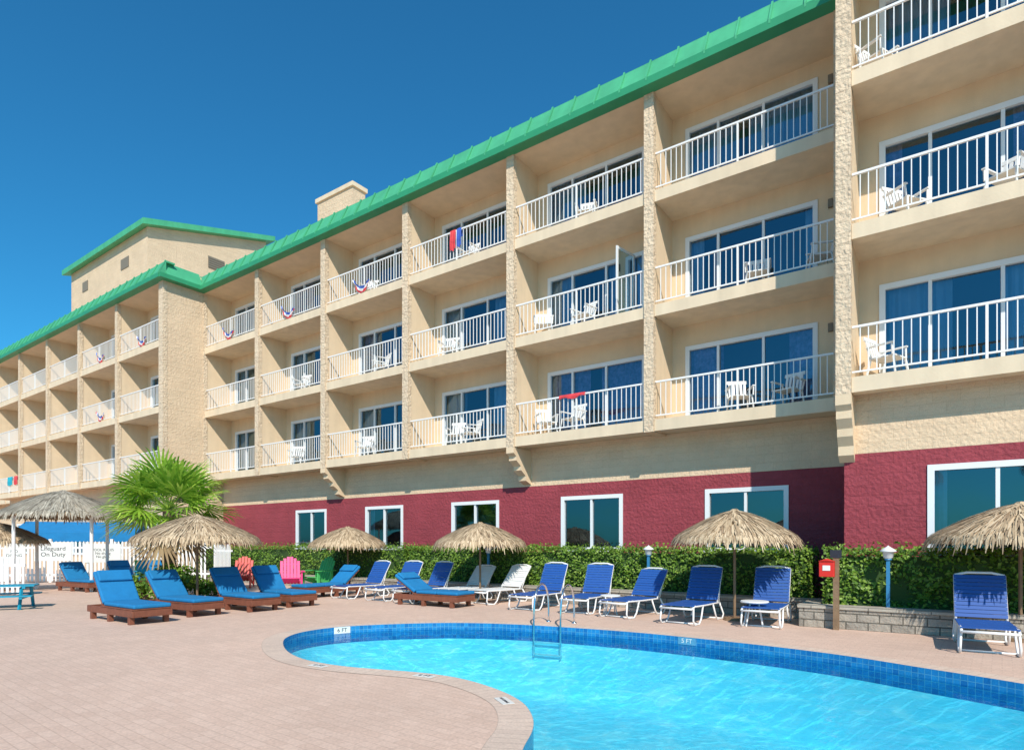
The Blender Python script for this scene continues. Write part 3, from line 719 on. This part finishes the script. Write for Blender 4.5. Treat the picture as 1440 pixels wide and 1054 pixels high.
for a in [(-4.1,15.0,0,.5),(-3.05,15.0,0,-.3),(-3.7,15.0,1,.2),(-2.4,14.95,1,-1.2),(-9.5,15.0,0,.9),(-8.6,14.95,0,-.2),(-9.6,15.0,1,.6),(-8.3,15,1,-.2),(-8.2,15,2,.3),(-12.9,15,0,.4),(-12.3,15,0,-.5),(-13.2,15,1,.3),
    (-17.2,15,0,.4),(-16.4,15,1,-.4),(-20.9,15,1,.2),(-21.2,15,0,.6),(-1.0,13.5,0,1.2),(-.7,13.5,1,.9),(.75,13.5,1,-.5),(-1.15,13.45,2,1.1),(-12.4,15,2,0),(-17,15,2,.3)]: put(*a)
TW=[((.01,.35,.45),'turquoise'),((.6,.05,.06),'red'),((.65,.3,.4),'pink'),((.04,.1,.4),'navy')]
TM=[mat('towel_'+n,c,.95,var=.35,vscale=7) for c,n in TW]
M['bw']=mat('cloth_white',(.72,.72,.72),.8)
def flagcloth(u,v,fl,seed,z=.42,w=.42):
    x,y=W(u,v); e=empty('draped_flag_cloth',(x,y,FL[fl]+ST+z),ANG); m=MB(); n=14
    for k in range(3):
        m.cm=k
        for i in range(n):
            f0,f1=i/n,(i+1)/n
            def pt(f,q):
                sag=-.26*math.sin(math.pi*f)*(1-.2*q); return (-w+2*w*f,-.02-.03*math.sin(f*19+q*2+seed),sag+.22*(1-f)-q*.12*(.4+math.sin(math.pi*f))*.8)
            m.quad(pt(f0,k),pt(f1,k),pt(f1,k+1),pt(f0,k+1))
    mk('cloth',m,[TM[3],M['bw'],TM[1]],e,smooth=True)
for k in range(3,6): flagcloth(-1.9-4.19*k-2.2,MF+.05,2,k,.40)
for k in range(2): flagcloth(-27.16-4.25*k-1.9,LF+.05,2,k+9,.40)
flagcloth(-33.3,LF+.05,1,20,.4); flagcloth(-50.5,MF+.05,1,21,.4)
def towel(u,v,fl,w,h,ti):
    x,y=W(u,v); e=empty('beach_towel',(x,y,FL[fl]+ST+.955),ANG); m=MB(); n=10; b=0
    for i in range(n+1):
        xx=-w/2+w*i/n; o=math.sin(i*1.3)*.015
        m.v+=[(xx,.06,-h*.4),(xx,.035,.012),(xx,-.035,.012),(xx+.02*math.sin(i),-.06+o,-h*.6),(xx,-.05+o*1.5,-h+.03*math.sin(i*.9))]
    for i in range(n):
        for k in range(4): m.face((i*5+k,i*5+k+1,i*5+5+k+1,i*5+5+k))
    mk('cloth',m,TM[ti],e,smooth=True)
for t in [(-8.3,MF+.1,0,.8,.10,1),(-46.0,LF+.1,0,.8,.5,0),(-45.0,LF+.1,0,.6,.5,1),(-12.5,MF+.1,2,.22,.60,1),(-12.25,MF+.1,2,.18,.55,3),(-56,14.43,1,1,.5,1)]: towel(*t)

# ---------------------------------------------------------------- camera & light
cam=bpy.data.cameras.new('Camera'); co=bpy.data.objects.new('Camera',cam); S.collection.objects.link(co); S.camera=co
co.location=(0,0,1.5); co.rotation_euler=(math.pi/2,0,0); cam.sensor_width=36; cam.lens=21.75; cam.shift_y=.165; cam.clip_end=2000; cam.clip_start=.05
EL=math.radians(40); sh=Vector((.66*CU+.75*SU, .66*SU-.75*CU)).normalized()
sd=Vector((sh.x*math.cos(EL),sh.y*math.cos(EL),math.sin(EL)))
sl=bpy.data.lights.new('sun','SUN'); sl.energy=5.0; sl.angle=math.radians(.5); sl.color=(1,.92,.81)
so=bpy.data.objects.new('sun',sl); so.rotation_euler=(-sd).to_track_quat('-Z','Y').to_euler(); S.collection.objects.link(so)
w=bpy.data.worlds.new('World'); S.world=w; w.use_nodes=True; N=w.node_tree.nodes; L=w.node_tree.links; bg=N['Background']
sk=N.new('ShaderNodeTexSky'); sk.sky_type='NISHITA'; sk.sun_disc=False; sk.sun_elevation=EL; sk.sun_rotation=math.atan2(sd.x,sd.y); sk.ozone_density=2; sk.air_density=1.0; sk.dust_density=.6
mt=N.new('ShaderNodeVectorMath'); mt.operation='MULTIPLY'; mt.inputs[1].default_value=(.20,.90,1.20)
L.new(sk.outputs[0],mt.inputs[0]); L.new(mt.outputs[0],bg.inputs[0]); bg.inputs[1].default_value=.13
S.view_settings.view_transform='Standard'; S.view_settings.look='None'; S.view_settings.exposure=0
